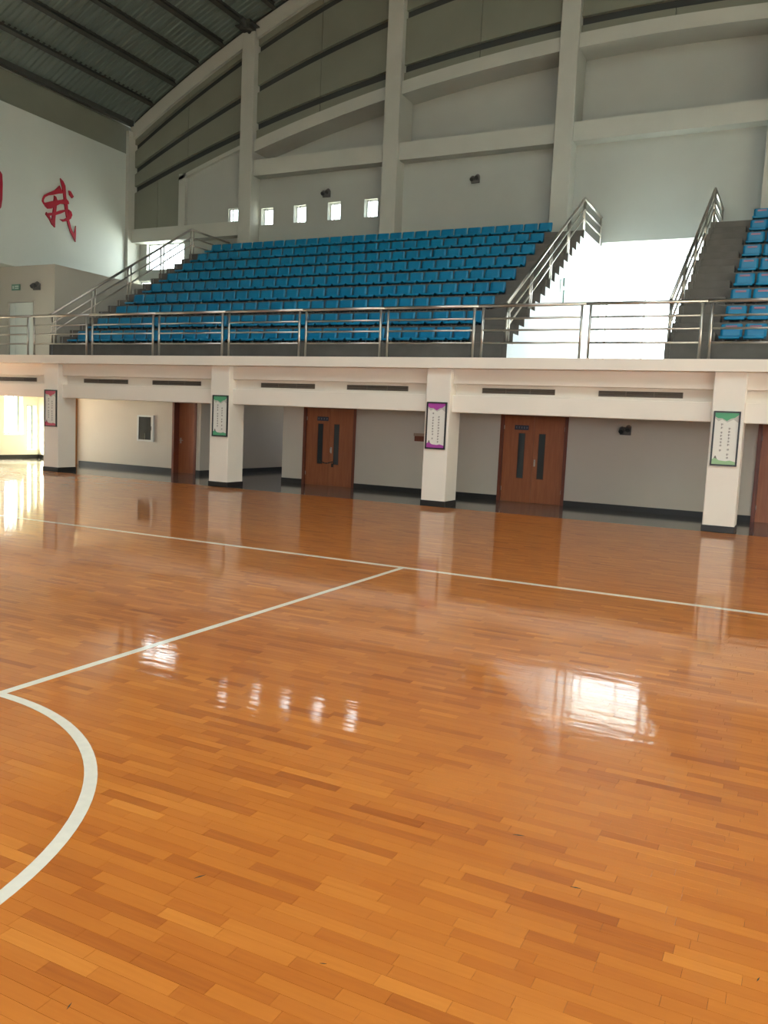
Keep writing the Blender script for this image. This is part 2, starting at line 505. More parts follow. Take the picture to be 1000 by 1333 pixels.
col_x = [-18.50, -12.86, -7.20, -1.54]
col_lab = ['cream square column carrying the crimson headed framed poster', 'cream square column carrying the dark green framed poster',
           'cream square column carrying the purple framed poster', 'cream square column carrying the pale green framed poster']
for x, lb in zip(col_x, col_lab):
    c = sstruct('column', lb, 'column', (x, YW, 0))
    MB().cbox(0, 0.55, 0, 0.62, 0.10, 2.90, 0.012).build('shaft', M['white'], c)
    MB().cbox(-0.012, 0.562, -0.012, 0.632, 0.0, 0.125, 0.006).build('plinth', M['base'], c)

vents = [(-21.6, -19.0), (-17.23, -15.69), (-14.87, -13.33), (-11.55, -10.07), (-9.23, -7.72), (-6.03, -4.50), (-3.64, -2.08)]
vent_lab = ['dark air vent at the far left end, above the sunlit opening', 'dark air vent above the wall cabinet bay, just right of the crimson poster column',
            'dark air vent just left of the dark green poster column', 'dark air vent above the double door with the chain',
            'dark air vent just left of the purple poster column', 'dark air vent above the double door without a chain', 'dark air vent left of the pale green poster column']
for (a, b), lb in zip(vents, vent_lab):
    a, b = a * 1.006, b * 1.006
    v = empty('air_vent', lb, 'vent', (a, 16.62, 2.42), 'air vents below the gallery edge')
    w = b - a
    MB().box(0, w, -0.012, 0, 0, 0.012).box(0, w, -0.012, 0, 0.098, 0.11).box(0, 0.012, -0.012, 0, 0.012, 0.098).box(w - 0.012, w, -0.012, 0, 0.012, 0.098).build('vent_frame', M['vent'], v)
    box(0.012, w - 0.012, -0.003, 0.0, 0.012, 0.098).build('vent_back', M['ventback'], v)
    for k in range(3):
        MB().poly([(0.012, -0.012, 0.02 + k * 0.027), (w - 0.012, -0.012, 0.02 + k * 0.027), (w - 0.012, -0.003, 0.034 + k * 0.027), (0.012, -0.003, 0.034 + k * 0.027)], [(0, 1, 2, 3)]).box(0.012, w - 0.012, -0.012, -0.010, 0.016 + k * 0.027, 0.022 + k * 0.027).build('slat', M['vent'], v)
    n = max(2, round(w / 0.5))
    for k in range(1, n):
        box(w * k / n - 0.008, w * k / n + 0.008, -0.0125, -0.002, 0.012, 0.098).build('divider', M['vent'], v)

# ------------------------------------------------------------------ wall under the gallery with doors and the corridor
YU = 19.10
doors = [(-16.42, -15.54), (-11.95, -10.36), (-6.46, -4.84), (-0.86, 0.72)]
struct('wall_lower', holed_wall('y', -20.2, 6.0, 0, 2.90, YU, YU + 0.25, [(a, b, -1, 2.10) for a, b in doors] + [(-15.40, -12.60, -1, 2.60)]).box(-16.6, -15.66, 19.75, 19.85, 0, 2.9).box(-12.34, -10.1, 19.75, 19.85, 0, 2.9).box(-6.7, -4.6, 19.75, 19.85, 0, 2.9).box(-1.1, 1.0, 19.75, 19.85, 0, 2.9), M['lowwall'],  # boxes behind the doors: unseen, added to stop light under the leaves
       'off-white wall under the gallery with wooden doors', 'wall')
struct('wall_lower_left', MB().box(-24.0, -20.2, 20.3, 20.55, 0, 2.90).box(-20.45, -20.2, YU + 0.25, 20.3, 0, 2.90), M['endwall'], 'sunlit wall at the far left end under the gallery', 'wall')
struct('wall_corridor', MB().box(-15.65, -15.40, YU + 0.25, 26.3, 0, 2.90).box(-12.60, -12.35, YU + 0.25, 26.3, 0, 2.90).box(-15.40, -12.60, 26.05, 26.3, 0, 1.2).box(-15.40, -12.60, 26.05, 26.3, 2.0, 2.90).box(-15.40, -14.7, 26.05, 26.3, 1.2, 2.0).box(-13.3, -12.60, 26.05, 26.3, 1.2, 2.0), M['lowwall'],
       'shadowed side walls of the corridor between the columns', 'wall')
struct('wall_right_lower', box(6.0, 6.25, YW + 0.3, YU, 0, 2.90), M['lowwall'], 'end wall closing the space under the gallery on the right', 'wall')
bb = MB()
def bbx(x0, x1, y=YU): bb.box(x0, x1, y - 0.014, y, 0, 0.125)
for a, b in [(-20.12, -16.42), (-15.54, -15.40), (-12.60, -11.95), (-10.36, -6.46), (-4.84, -0.86), (0.72, 6.0)]: bbx(a, b)
bb.box(-15.40, -15.386, YU, 26.05, 0, 0.125).box(-12.614, -12.60, YU, 26.05, 0, 0.125).box(-15.386, -12.614, 26.036, 26.05, 0, 0.125)
bb.box(-23.30, -20.3, 20.286, 20.3, 0, 0.125)
struct('baseboard_back', bb, M['base'], 'black tile skirting along the wall under the gallery', 'skirting')
jb = sstruct('trim_4', 'orange wooden trim board at the sunlit end of the wall behind the crimson poster column', 'trim')
MB().cbox(-20.32, -20.20, YU - 0.10, YU + 0.25, 0, 2.12, 0.008).build('trim_board', M['orange'], jb)

def double_door(n, a, b, label, chain):
    d = sstruct('door_%d' % n, label, 'door', (a, YU, 0))
    w = b - a
    MB().box(0, 0.075, -0.02, 0.25, 0, 2.10).box(w - 0.075, w, -0.02, 0.25, 0, 2.10).box(0.075, w - 0.075, -0.02, 0.25, 2.03, 2.10).build('door_frame', M['jamb'], d)
    mid = w / 2
    yl = 0.035
    for k, (l, r) in enumerate(((0.078, mid - 0.003), (mid + 0.003, w - 0.078))):
        g0 = (mid - 0.37, mid - 0.20) if k == 0 else (mid + 0.12, mid + 0.29)
        leaf = holed_wall('y', l, r, 0.001, 2.030, yl, yl + 0.045, [(g0[0], g0[1], 0.56, 1.63)]).build('door_leaf', M['door'], d)
        e = 0.012
        MB().box(g0[0], g0[0] + e, yl - 0.004, yl, 0.56, 1.63).box(g0[1] - e, g0[1], yl - 0.004, yl, 0.56, 1.63).box(g0[0] + e, g0[1] - e, yl - 0.004, yl, 0.56, 0.572).box(g0[0] + e, g0[1] - e, yl - 0.004, yl, 1.618, 1.63).build('glass_bead', M['jamb'], leaf)
        box(g0[0], g0[1], yl + 0.015, yl + 0.022, 0.56, 1.63).build('door_glass', M['glassdark'], leaf)
        hx = mid - 0.055 if k == 0 else mid + 0.055
        if k == 1:
            MB().cbox(hx - 0.02, hx + 0.02, yl - 0.008, yl, 0.86, 1.02, 0.003).tube((hx, yl - 0.045, 0.885), (hx, yl - 0.045, 0.995), 0.009).tube((hx, yl - 0.045, 0.89), (hx, yl, 0.89), 0.007).tube((hx, yl - 0.045, 0.99), (hx, yl, 0.99), 0.007).build('pull_handle', M['steel'], leaf)
        for hz in (0.3, 1.75):
            ex = l + 0.006 if k == 0 else r - 0.006
            MB().tube((ex, yl - 0.006, hz - 0.05), (ex, yl - 0.006, hz + 0.05), 0.008).build('hinge', M['steel'], leaf)
    if chain:
        ch = MB()
        pts = [(mid - 0.27, 0.005, 0.66)] + [(mid - 0.27 + 0.40 * t, 0.0, 0.66 - 0.07 * math.sin(math.pi * t)) for t in (0.2, 0.4, 0.6, 0.8)] + [(mid + 0.13, 0.005, 0.64)]
        ch.path(pts, 0.013, 8)
        ch.cbox(mid + 0.10, mid + 0.15, -0.02, 0.02, 0.50, 0.60, 0.006)
        ch.build('chain_and_padlock', M['chain'], d)
    return d

def door_sign(x0, label, marks):
    s = empty('door_sign', label, 'sign', (x0, YU + 0.035, 1.70), 'dark name plates on the doors')
    MB().cbox(0, 0.34, -0.012, 0.0, 0, 0.11, 0.003).build('plate', M['signblue'], s)
    for k in range(marks):
        x = 0.045 + k * 0.25 / max(1, marks - 1) - 0.012
        MB().box(x, x + 0.034, -0.0135, -0.012, 0.066, 0.074).box(x + 0.012, x + 0.02, -0.0135, -0.012, 0.036, 0.066).box(x + 0.002, x + 0.032, -0.0135, -0.012, 0.036, 0.042).build('lettering', M['signmark'], s)

d1 = sstruct('door_1', 'single reddish wooden door right of the glass fronted wall cabinet', 'door', (doors[0][0], YU, 0))
w = doors[0][1] - doors[0][0]
MB().box(0, 0.075, -0.02, 0.25, 0, 2.10).box(w - 0.075, w, -0.02, 0.25, 0, 2.10).box(0.075, w - 0.075, -0.02, 0.25, 2.03, 2.10).build('door_frame', M['jamb'], d1)
lf = box(0.078, w - 0.078, 0.20, 0.245, 0.001, 2.030).build('door_leaf', M['door'], d1)
MB().tube((0.15, 0.15, 0.95), (0.26, 0.15, 0.95), 0.01).tube((0.15, 0.15, 0.95), (0.15, 0.20, 0.95), 0.012).cbox(0.125, 0.175, 0.19, 0.20, 0.86, 1.02, 0.003).build('lever_handle', M['steel'], lf)
double_door(2, *doors[1], 'reddish wooden double door held shut by a dark chain', True)
double_door(3, *doors[2], 'reddish wooden double door with two glass slots and no chain', False)
double_door(4, *doors[3], 'reddish wooden double door cut by the right edge, beyond the pale green poster column', False)
door_sign(-11.55, 'dark name plate on the double door with the chain', 4)
door_sign(-6.12, 'dark name plate on the double door without a chain', 5)

# wall cabinet (fire hose), fixtures
cb = empty('hose_cabinet', 'glass fronted metal hose cabinet set on the white wall left of the single door', 'cabinet', (-17.72, YU, 0.86))
MB().box(0, 0.62, -0.05, 0.0, 0, 0.05).box(0, 0.62, -0.05, 0.0, 0.72, 0.77).box(0, 0.055, -0.05, 0.0, 0.05, 0.72).box(0.53, 0.62, -0.05, 0.0, 0.05, 0.72).build('cabinet_frame', M['alu'], cb)
box(0.055, 0.53, -0.012, 0.0, 0.05, 0.72).build('cabinet_back', M['ventback'], cb)
box(0.055, 0.53, -0.038, -0.034, 0.05, 0.72).build('glass_door', M['cabglass'], cb)
MB().cbox(0.535, 0.552, -0.065, -0.05, 0.33, 0.45, 0.003).build('latch', M['lampblack'], cb)
MB().tube((0.29, -0.030, 0.30), (0.29, -0.014, 0.30), 0.09, 18).tube((0.29, -0.024, 0.06), (0.29, -0.024, 0.24), 0.02, 8).build('hose_reel', M['extinguisher'], cb)

pl = empty('wall_plaque', 'small brown wooden plaque on the wall beside the purple poster column', 'plaque', (-8.68, YU, 1.30))
MB().cbox(0, 0.38, -0.035, 0, 0.0, 0.13, 0.006).build('plaque_board', M['jamb'], pl)
MB().cbox(-0.03, 0.36, -0.02, 0, 0.13, 0.20, 0.004).build('plaque_rail', mat('pale_brown_rail', (0.30, 0.21, 0.15, 1), 0.6), pl)

def twin_lamp(loc, facing, label, s=1.0, dark=1.0):
    """wall mounted emergency light: body with two tilted lamp heads"""
    r = empty('emergency_lamp', label, 'lamp', loc, 'twin headed emergency lamps')
    r.rotation_euler = (0, 0, facing)
    MB().cbox(-0.14 * s, 0.14 * s, -0.07, 0, 0.0, 0.20 * s, 0.008).build('lamp_body', M['lampgrey'], r)
    for k in (-1, 1):
        hd = MB()
        c = Vector((k * 0.082 * s, -0.115, 0.15 * s + k * 0.02))
        hd.tube(c + Vector((0, 0.055, 0.03 * s)), c + Vector((0, -0.05, -0.045 * s)), 0.072 * s, 14)
        hd.tube(c + Vector((0, 0.04, -0.06 * s)), c + Vector((0, 0.05, -0.07 * s + 0.02)), 0.02, 8)
        hd = hd.build('lamp_head', M['lampgrey'], r)
        a = c + Vector((0, -0.05, -0.045 * s)); d = Vector((0, -0.105, -0.075 * s)).normalized()
        MB().tube(a, a + d * 0.008, 0.058 * s, 14).build('lens', M['lampblack'], hd)
    return r
twin_lamp((-15.43, 25.65, 9.36), 0, 'dark twin headed lamp above the row of small square windows', 1.05)
twin_lamp((-9.98, 25.65, 9.38), 0, 'dark twin headed lamp high on the bare wall of the middle bay', 0.98)
twin_lamp((-22.98, 20.0, 5.55), 0, 'dark twin headed lamp beside the green exit sign on the grey enclosure', 1.05)
twin_lamp((-3.55, YU, 1.69), 0, 'dark twin headed lamp under the gallery, left of the pale green poster column', 0.85)
es = empty('exit_sign', 'small green exit sign above the pale door of the grey enclosure', 'sign', (-24.18, 20.0, 5.57))
MB().cbox(0, 0.40, -0.03, 0, 0, 0.20, 0.006).build('sign_plate', M['exitgreen'], es)
MB().box(0.05, 0.12, -0.032, -0.03, 0.05, 0.15).box(0.16, 0.34, -0.032, -0.03, 0.11, 0.15).box(0.16, 0.34, -0.032, -0.03, 0.05, 0.08).build('sign_marks', M['exitpale'], es)
ws = empty('wall_sign', 'pale green two panel sign on the bright side wall of the left stand', 'sign', (-5.87, 21.35, 5.20))
MB().cbox(0, 0.02, 0, 0.16, 0.02, 0.34, 0.004).build('sign_plate', M['exitpale'], ws)
MB().cbox(0, 0.03, 0.30, 0.62, 0.22, 0.42, 0.004).cbox(0, 0.03, 0.34, 0.52, -0.22, 0.12, 0.004).build('second_plate', M['exitgreen'], ws)

# ------------------------------------------------------------------ posters on the columns
def poster(x, head, foot, label, dx, seed):
    p = empty('framed_poster', label, 'poster', (x + dx, YW - 0.005, 1.215), 'framed posters on the columns')
    W, H, F = 0.455, 0.985, 0.030
    MB().box(0, W, -0.03, 0.005, 0, F).box(0, W, -0.03, 0.005, H - F, H).box(0, F, -0.03, 0.005, F, H - F).box(W - F, W, -0.03, 0.005, F, H - F).build('poster_frame', M['frameblk'], p)
    sh = box(F, W - F, -0.015, 0.005, F, H - F).build('poster_sheet', M['paper'], p)
    r = random.Random(seed)
    # torn-edge colour head and foot, grey wash beneath the head
    def band(pts, y): return MB().prism(pts, 'y', y - 0.0015, y)
    top = H - F
    band([(F, top), (F, top - 0.10), (F + 0.06, top - 0.155), (0.15, top - 0.12), (0.24, top - 0.17), (0.34, top - 0.115), (W - F, top - 0.175), (W - F, top)], -0.015).build('grey_wash', M['grey_ink'], sh)
    band([(F, top), (F, top - 0.07), (F + 0.05, top - 0.10), (0.15, top - 0.10), (0.23, top - 0.145), (0.30, top - 0.10), (0.36, top - 0.085), (W - F, top - 0.03), (W - F, top)], -0.0165).build('head_colour', M[head], sh)
    band([(F, F), (F, F + 0.085), (F + 0.05, F + 0.11), (0.15, F + 0.07), (0.26, F + 0.06), (0.33, F + 0.075), (W - F, F + 0.05), (W - F, F)], -0.0165).build('foot_colour', M[foot], sh)
    MB().poly([(0.055, -0.0168, F + 0.09), (0.115, -0.0168, F + 0.09), (0.09, -0.0168, F + 0.15), (0.075, -0.0168, F + 0.15)], [(0, 1, 2, 3)]).build('foot_emblem', M['ink'], sh)
    for cx, z1, z0 in ((0.155, top - 0.19, F + 0.20), (0.285, top - 0.26, F + 0.12)):
        mb = MB(); z = z1
        while z > z0:
            s = 0.044
            for k in range(2):
                zz = z - 0.006 - k * 0.014
                mb.box(cx - s / 2 + r.random() * 0.006, cx + s / 2 - r.random() * 0.006, -0.0165, -0.015, zz - 0.006, zz)
            vx = cx - 0.006 + r.random() * 0.012
            mb.box(vx - 0.004, vx + 0.004, -0.0167, -0.015, z - s + 0.004, z)
            q = r.random() * 0.012
            mb.box(cx - s / 2 + q, cx - s / 2 + q + 0.004, -0.0168, -0.015, z - s + 0.006, z - s + 0.016)
            z -= 0.058 + (0.03 if r.random() < 0.25 else 0)
        mb.build('lettering', M['ink'], sh)['kind'] = 'stuff'
poster(col_x[0], 'red_ink', 'red_ink', 'black framed poster with a crimson head, on the column beside the sunlit opening', 0.065, 1)
poster(col_x[1], 'green_ink', 'green_ink', 'black framed poster with a dark green head, on the column left of the corridor', 0.085, 2)
poster(col_x[2], 'purple_ink', 'purple_ink', 'black framed poster with a purple head, on a cream column', 0.045, 3)
poster(col_x[3], 'green_ink', 'green_pale', 'black framed poster with green head and pale green foot, on the nearest column', 0.045, 4)

# ------------------------------------------------------------------ left end: lower windows, upper wall, characters, enclosure
lw = [(14.2, 16.0, 0.45, 2.45), (16.4, 18.78, 0.45, 2.45), (18.95, 19.70, 0.80, 2.30), (19.84, 20.26, 0.30, 1.78)]
struct('wall_left_lower', holed_wall('x', YF, 20.3, 0, 2.90, -23.70, -23.30, lw), M['endwall'], 'white end wall with sunlit windows under the gallery', 'wall')
struct('baseboard_left', box(-23.30, -23.286, YF, 20.286, 0, 0.125), M['base'], 'black skirting along the sunlit left end wall', 'skirting')
wl = ['tall sunny window hidden behind the first column line', 'wide sunny window at the left end under the gallery', 'sunny barred window in the left end wall, right of the wide one', 'narrow barred window nearest the corner of the left end wall']
for k, (a, b, c, d) in enumerate(lw):
    wn = sstruct('window_%d' % (k + 1), wl[k], 'window', (-23.58, a, c))
    W, H = b - a, d - c
    f = MB().box(0, 0.06, 0, W, 0, 0.04).box(0, 0.06, 0, W, H - 0.04, H).box(0, 0.06, 0, 0.04, 0.04, H - 0.04).box(0, 0.06, W - 0.04, W, 0.04, H - 0.04)
    f.build('window_frame', M['greenframe'] if k > 1 else M['alu'], wn)
    nb = 3 if k == 2 else 1
    for q in range(1, nb + 1):
        t = W * q / (nb + 1)
        box(0.012, 0.048, t - 0.016, t + 0.016, 0.04, H - 0.04).build('mullion', M['greenframe'] if k > 1 else M['alu'], wn)
    if k == 3: box(0.012, 0.048, 0.04, W - 0.04, 0.60, 0.64).build('transom', M['greenframe'], wn)
    box(0.028, 0.032, 0.04, W - 0.04, 0.04, H - 0.04).build('pane', M['glass'], wn)

ZL = 6.36
struct('wall_left', MB().box(-24.3, XL, YF, YB, ZL, 11.46).box(-24.45, -24.20, YF, YB, 11.46, 13.2), M['leftwall'], 'white upper end wall carrying the red characters', 'wall')
struct('trim_5', box(-24.22, -24.12, YF, YB, 11.50, 12.52), M['clad'], 'set-back band, darkened in colour for roof shade, above the left wall', 'trim')  # cladding colour puts the roof shade into this band
struct('wall_left_outer', box(-25.1, -24.9, YF, 28.2, ZG, ZL + 0.3), M['leftwall'], 'outer wall beyond the left gallery', 'wall')
struct('ceiling_left', box(-25.1, -24.3, YF, YB + 0.3, ZL, ZL + 0.25), M['leftwall'], 'ceiling over the left gallery', 'ceiling')
struct('gallery_slab_left', box(-25.0, -23.3, YF, 16.18, 2.90, ZG), M['white'], 'floor of the left gallery', 'slab')
en = sstruct('wall_enclosure', 'warm grey flat topped enclosure with a pale door on the gallery', 'wall')
holed_wall('y', -24.95, -22.2, ZG, ZL, 20.0, 20.2, [(-24.42, -23.12, ZG - 1, 5.24)]).build('front_wall', M['boxwall'], en)
box(-22.4, -22.2, 20.2, YB, ZG, ZL).build('side_wall', M['boxwall'], en)
box(-24.9, -22.4, 20.2, YB, ZL - 0.15, ZL).build('enclosure_top', M['boxwall'], en)
ed = sstruct('door_5', 'pale grey door standing in the grey enclosure on the gallery', 'door', (-24.42, 20.0, ZG))
MB().box(0, 0.06, -0.015, 0.2, 0, 2.125).box(1.24, 1.30, -0.015, 0.2, 0, 2.125).box(0.06, 1.24, -0.015, 0.2, 2.065, 2.125).build('door_frame', M['boxwall'], ed)
l1 = MB().cbox(0.30, 1.235, 0.05, 0.09, 0.01, 2.06, 0.004).build('door_leaf', M['whitedoor'], ed)
MB().tube((0.40, 0.0, 1.0), (0.52, 0.0, 1.0), 0.012).tube((0.40, 0.0, 1.0), (0.40, 0.05, 1.0), 0.012).build('lever_handle', M['steel'], l1)
MB().cbox(0.065, 0.295, 0.05, 0.09, 0.01, 2.06, 0.004).build('narrow_leaf', M['whitedoor'], ed)

WO = [  # strokes of the cursive character, (Y, Z) on the left wall
    [(21.06,8.74), (21.08,8.83), (21.15,8.95), (21.31,9.06), (21.59,9.22), (21.72,9.35), (21.79,9.43), (21.86,9.34), (21.95,9.22), (21.75,9.16), (21.49,9.05), (21.31,8.99), (21.17,8.90), (21.11,8.81), (21.10,8.73), (21.16,8.67), (21.12,8.65)],
    [(21.83,9.69), (21.95,9.62), (22.04,9.49), (22.06,9.29), (22.09,9.04), (22.15,8.84), (22.18,8.59), (22.22,8.35), (22.31,8.11), (22.42,7.95), (22.47,7.99), (22.53,8.23), (22.53,7.97), (22.52,7.68), (22.42,7.82), (22.27,8.01), (22.17,8.24), (22.10,8.51), (22.05,8.75), (22.00,9.02), (21.97,9.23), (21.91,9.44), (21.86,9.58)],
    [(21.12,8.68), (21.35,8.77), (21.55,8.86), (21.57,8.97), (21.65,8.99), (21.69,8.91), (21.91,8.98), (22.08,9.07), (22.18,9.00), (22.21,8.92), (22.08,8.88), (21.83,8.84), (21.67,8.74), (21.43,8.58), (21.29,8.54), (21.18,8.60)],
    [(21.57,9.04), (21.64,9.01), (21.68,8.89), (21.65,8.65), (21.61,8.39), (21.59,8.20), (21.59,7.98), (21.47,8.05), (21.35,8.21), (21.20,8.33), (21.23,8.40), (21.37,8.28), (21.45,8.17), (21.51,8.43), (21.54,8.63), (21.56,8.82)],
    [(21.20,8.33), (21.35,8.40), (21.59,8.47), (21.83,8.60), (22.04,8.68), (22.06,8.64), (21.84,8.51), (21.59,8.39), (21.35,8.32)],
    [(22.20,8.72), (22.31,8.67), (22.35,8.57), (22.29,8.44), (22.15,8.33), (21.96,8.26), (21.82,8.30), (22.00,8.33), (22.12,8.42), (22.20,8.53)],
    [(22.21,9.37), (22.28,9.36), (22.41,9.22), (22.35,9.16), (22.24,9.24)]]
wo = empty('red_character', 'red cursive character 我 mounted high on the white left wall', 'lettering', (XL, 21.8, 7.68))
def fatten(pts, d):
    a = sum(p[0] * q[1] - q[0] * p[1] for p, q in zip(pts, pts[1:] + pts[:1]))
    sg = 1 if a > 0 else -1; out = []
    for i, p in enumerate(pts):
        u = Vector(p) - Vector(pts[i - 1]); w = Vector(pts[(i + 1) % len(pts)]) - Vector(p)
        n = (Vector((u.y, -u.x)).normalized() + Vector((w.y, -w.x)).normalized()) * sg
        n = n.normalized() if n.length > 0.3 else (u - w).normalized()
        out.append((p[0] + n.x * d, p[1] + n.y * d))
    return out
for k, st in enumerate(WO):
    st = fatten(st, 0.009)
    MB().prism([(a - 21.8, b - 7.68) for a, b in st], 'x', 0.0, 0.040 + 0.002 * k).build('stroke', M['red_letter'], wo)
zi = empty('red_character', 'red character 自 at the left edge, only its right stroke in view', 'lettering', (XL, 19.4, 8.04))
def zstroke(pts): MB().prism(pts, 'x', 0.0, 0.045).build('stroke', M['red_letter'], zi)
zstroke([(-0.12, 1.22), (-0.03, 1.20), (0.04, 1.13), (0.06, 0.85), (0.045, 0.35), (0.0, 0.08), (-0.06, 0.0), (-0.10, 0.10), (-0.09, 0.6)])
zstroke([(-0.95, 1.15), (-0.86, 1.15), (-0.85, 0.2), (-0.92, 0.10), (-0.97, 0.2)])
for z in (0.14, 0.48, 0.80, 1.13):
    zstroke([(-0.88, z), (-0.10, z + 0.03), (-0.10, z + 0.10), (-0.88, z + 0.07)])
zstroke([(-0.42, 1.20), (-0.30, 1.24), (-0.42, 1.55), (-0.50, 1.52)])

# ------------------------------------------------------------------ back wall behind the stands
pil = [(-18.78, -18.24), (-13.07, -12.52), (-7.38, -6.83), (-1.59, -1.04), (4.1, 4.7), (9.9, 10.5)]
YP, YBM, YREC = 25.10, 25.22, 26.20
roofz = lambda x: 18.2 - 0.015 * (x + 4.5) ** 2
cA = lambda x: 17.30 - 0.0148 * (x + 4.5) ** 2
cB = lambda x: 15.50 - 0.01226 * (x + 4.5) ** 2
cC = lambda x: 13.65 - 0.0092 * (x + 4.5) ** 2
cT = lambda x: 13.28 - 0.0098 * (x + 4.5) ** 2
def strip(x0, x1, lo, hi, y0, y1, n=10):
    up = [(x0 + (x1 - x0) * i / n, hi(x0 + (x1 - x0) * i / n)) for i in range(n + 1)]
    dn = [(x0 + (x1 - x0) * i / n, lo(x0 + (x1 - x0) * i / n)) for i in range(n, -1, -1)]
    mb = MB(); m = n + 1
    for i in range(n):
        a, b = up[i], up[i + 1]; c, d = dn[n - i], dn[n - i - 1]
        mb.poly([(a[0], y0, a[1]), (b[0], y0, b[1]), (d[0], y0, d[1]), (c[0], y0, c[1]), (a[0], y1, a[1]), (b[0], y1, b[1]), (d[0], y1, d[1]), (c[0], y1, c[1])],
                [(0, 1, 2, 3), (4, 7, 6, 5), (0, 4, 5, 1), (3, 2, 6, 7)] + ([(0, 3, 7, 4)] if i == 0 else []) + ([(1, 5, 6, 2)] if i == n - 1 else []))
    return mb
wb = sstruct('wall_back', 'tall grey back wall of curved panels, beams and recesses behind the stands', 'wall')
# dark backing behind the panel joints (bays), recess wall and lower wall
strip(XL, XR, lambda x: cT(x) - 0.15, lambda x: roofz(x) + 0.3, 25.46, 25.60, 40).build('joint_backing', M['slit'], wb)
holed_wall('y', -21.3, -18.6, 8.70, 10.40, 25.36, 25.45, [(-19.40, -18.90, 8.60, 9.19)]).build('niche_wall', M['upwall'], wb)
strip(-21.3, -18.6, lambda x: 10.40, lambda x: max(10.41, cT(x)), 25.36, 25.45, 8).build('niche_gable', M['upwall'], wb)
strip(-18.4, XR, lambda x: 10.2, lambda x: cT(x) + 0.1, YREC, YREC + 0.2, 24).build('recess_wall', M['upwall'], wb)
sw_x = [-19.37, -17.90, -16.52, -15.13, -13.70]
small = [(-19.9, -18.5, 8.3, 9.6)] + [(x - 0.255, x + 0.255, 8.60, 9.19) for x in sw_x[1:]]
stair_w = [(-23.5, -21.65, 7.22, 8.22), (-23.9, -21.65, 5.85, 6.82)]
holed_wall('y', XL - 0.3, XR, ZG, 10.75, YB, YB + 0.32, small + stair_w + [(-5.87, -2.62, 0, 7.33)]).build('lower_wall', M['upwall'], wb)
# arch beam under the lowest joint, and top beam under the roof
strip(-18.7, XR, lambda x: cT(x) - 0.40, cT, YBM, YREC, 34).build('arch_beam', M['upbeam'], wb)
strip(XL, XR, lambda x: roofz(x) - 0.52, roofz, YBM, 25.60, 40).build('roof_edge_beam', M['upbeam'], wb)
# horizontal beams bay by bay
bays = [(pil[0][1], pil[1][0]), (pil[1][1], pil[2][0]), (pil[2][1], pil[3][0]), (pil[3][1], pil[4][0])]
for a, b in bays:
    box(a, b, YBM, YREC, 10.20, 10.75).build('horizontal_beam', M['upbeam'], wb)
box(XL, pil[0][0], YBM, YB, 8.20, 8.70).build('horizontal_beam', M['upbeam'], wb)
box(-21.60, -21.30, YBM, YB, 8.70, cT(-21.3) + 0.05).build('niche_post', M['upbeam'], wb)
strip(-21.60, pil[0][0], lambda x: cT(x) - 0.09, lambda x: cT(x) + 0.05, YBM, 25.36, 8).build('niche_head', M['upbeam'], wb)
# cladding panels between the dark joints
J = 0.125
def clad(x0, x1, lo, hi): strip(x0, x1, lo, hi, 25.34, 25.47, 8).build('cladding_panel', M['clad'], wb)
for (a, b) in [(XL + 0.05, -21.3), (-21.28, pil[0][0])] + [(a, (a + b) / 2 - 0.01) for a, b in bays] + [((a + b) / 2 + 0.01, b) for a, b in bays]:
    first = a < -19.5
    clad(a, b, lambda x: cC(x) + J, lambda x: cB(x) - J)
    clad(a, b, lambda x: cB(x) + J, lambda x: cA(x) - J)
    clad(a, b, lambda x: cA(x) + J, lambda x: max(cA(x) + J + 0.03, roofz(x) - 0.50))
    if not first:
        clad(a, b, cT, lambda x: cC(x) - J)
    elif a > -21.5:
        clad(a, b, lambda x: cT(x) + 0.05, lambda x: cC(x) - J)
clad(-21.60, -21.28, lambda x: cT(x) + 0.05, lambda x: cC(x) - J)
for a, b in ((XL + 0.05, -22.72), (-22.70, -21.60)):
    clad(a, b, lambda x: 8.72, lambda x: cC(x) - J)
for k, (a, b) in enumerate(pil):
    lb = ['pale tall pillar left of the row of small windows', 'pale tall pillar right of the row of small windows', 'pale tall pillar left of the bright entrance gap', 'pale tall pillar at the right edge behind the right stand', 'pale tall pillar further right', 'pale tall pillar at the far right'][k]
    p = sstruct('pillar', lb, 'pillar', (a, YP, ZG))
    top = roofz(a) - 0.10 - ZG
    MB().cbox(0, b - a, 0, 1.0, 0, top, 0.015).build('pillar_shaft', M['upbeam'], p)
    MB().box(0.05, b - a - 0.05, -0.25, 0.5, top, top + 0.30).box(-0.1, b - a + 0.1, -0.30, 0.6, top + 0.12, top + 0.16).tube((0.3, 0.05, top), (0.3, -0.5, top + 0.25), 0.09).build('roof_bearing', M['purlin'], p)
struct('pillar_corner', box(XL, XL + 0.14, 25.0, YB, ZG, 12.3), M['upbeam'], 'slim corner pilaster where left and back walls meet', 'pillar')

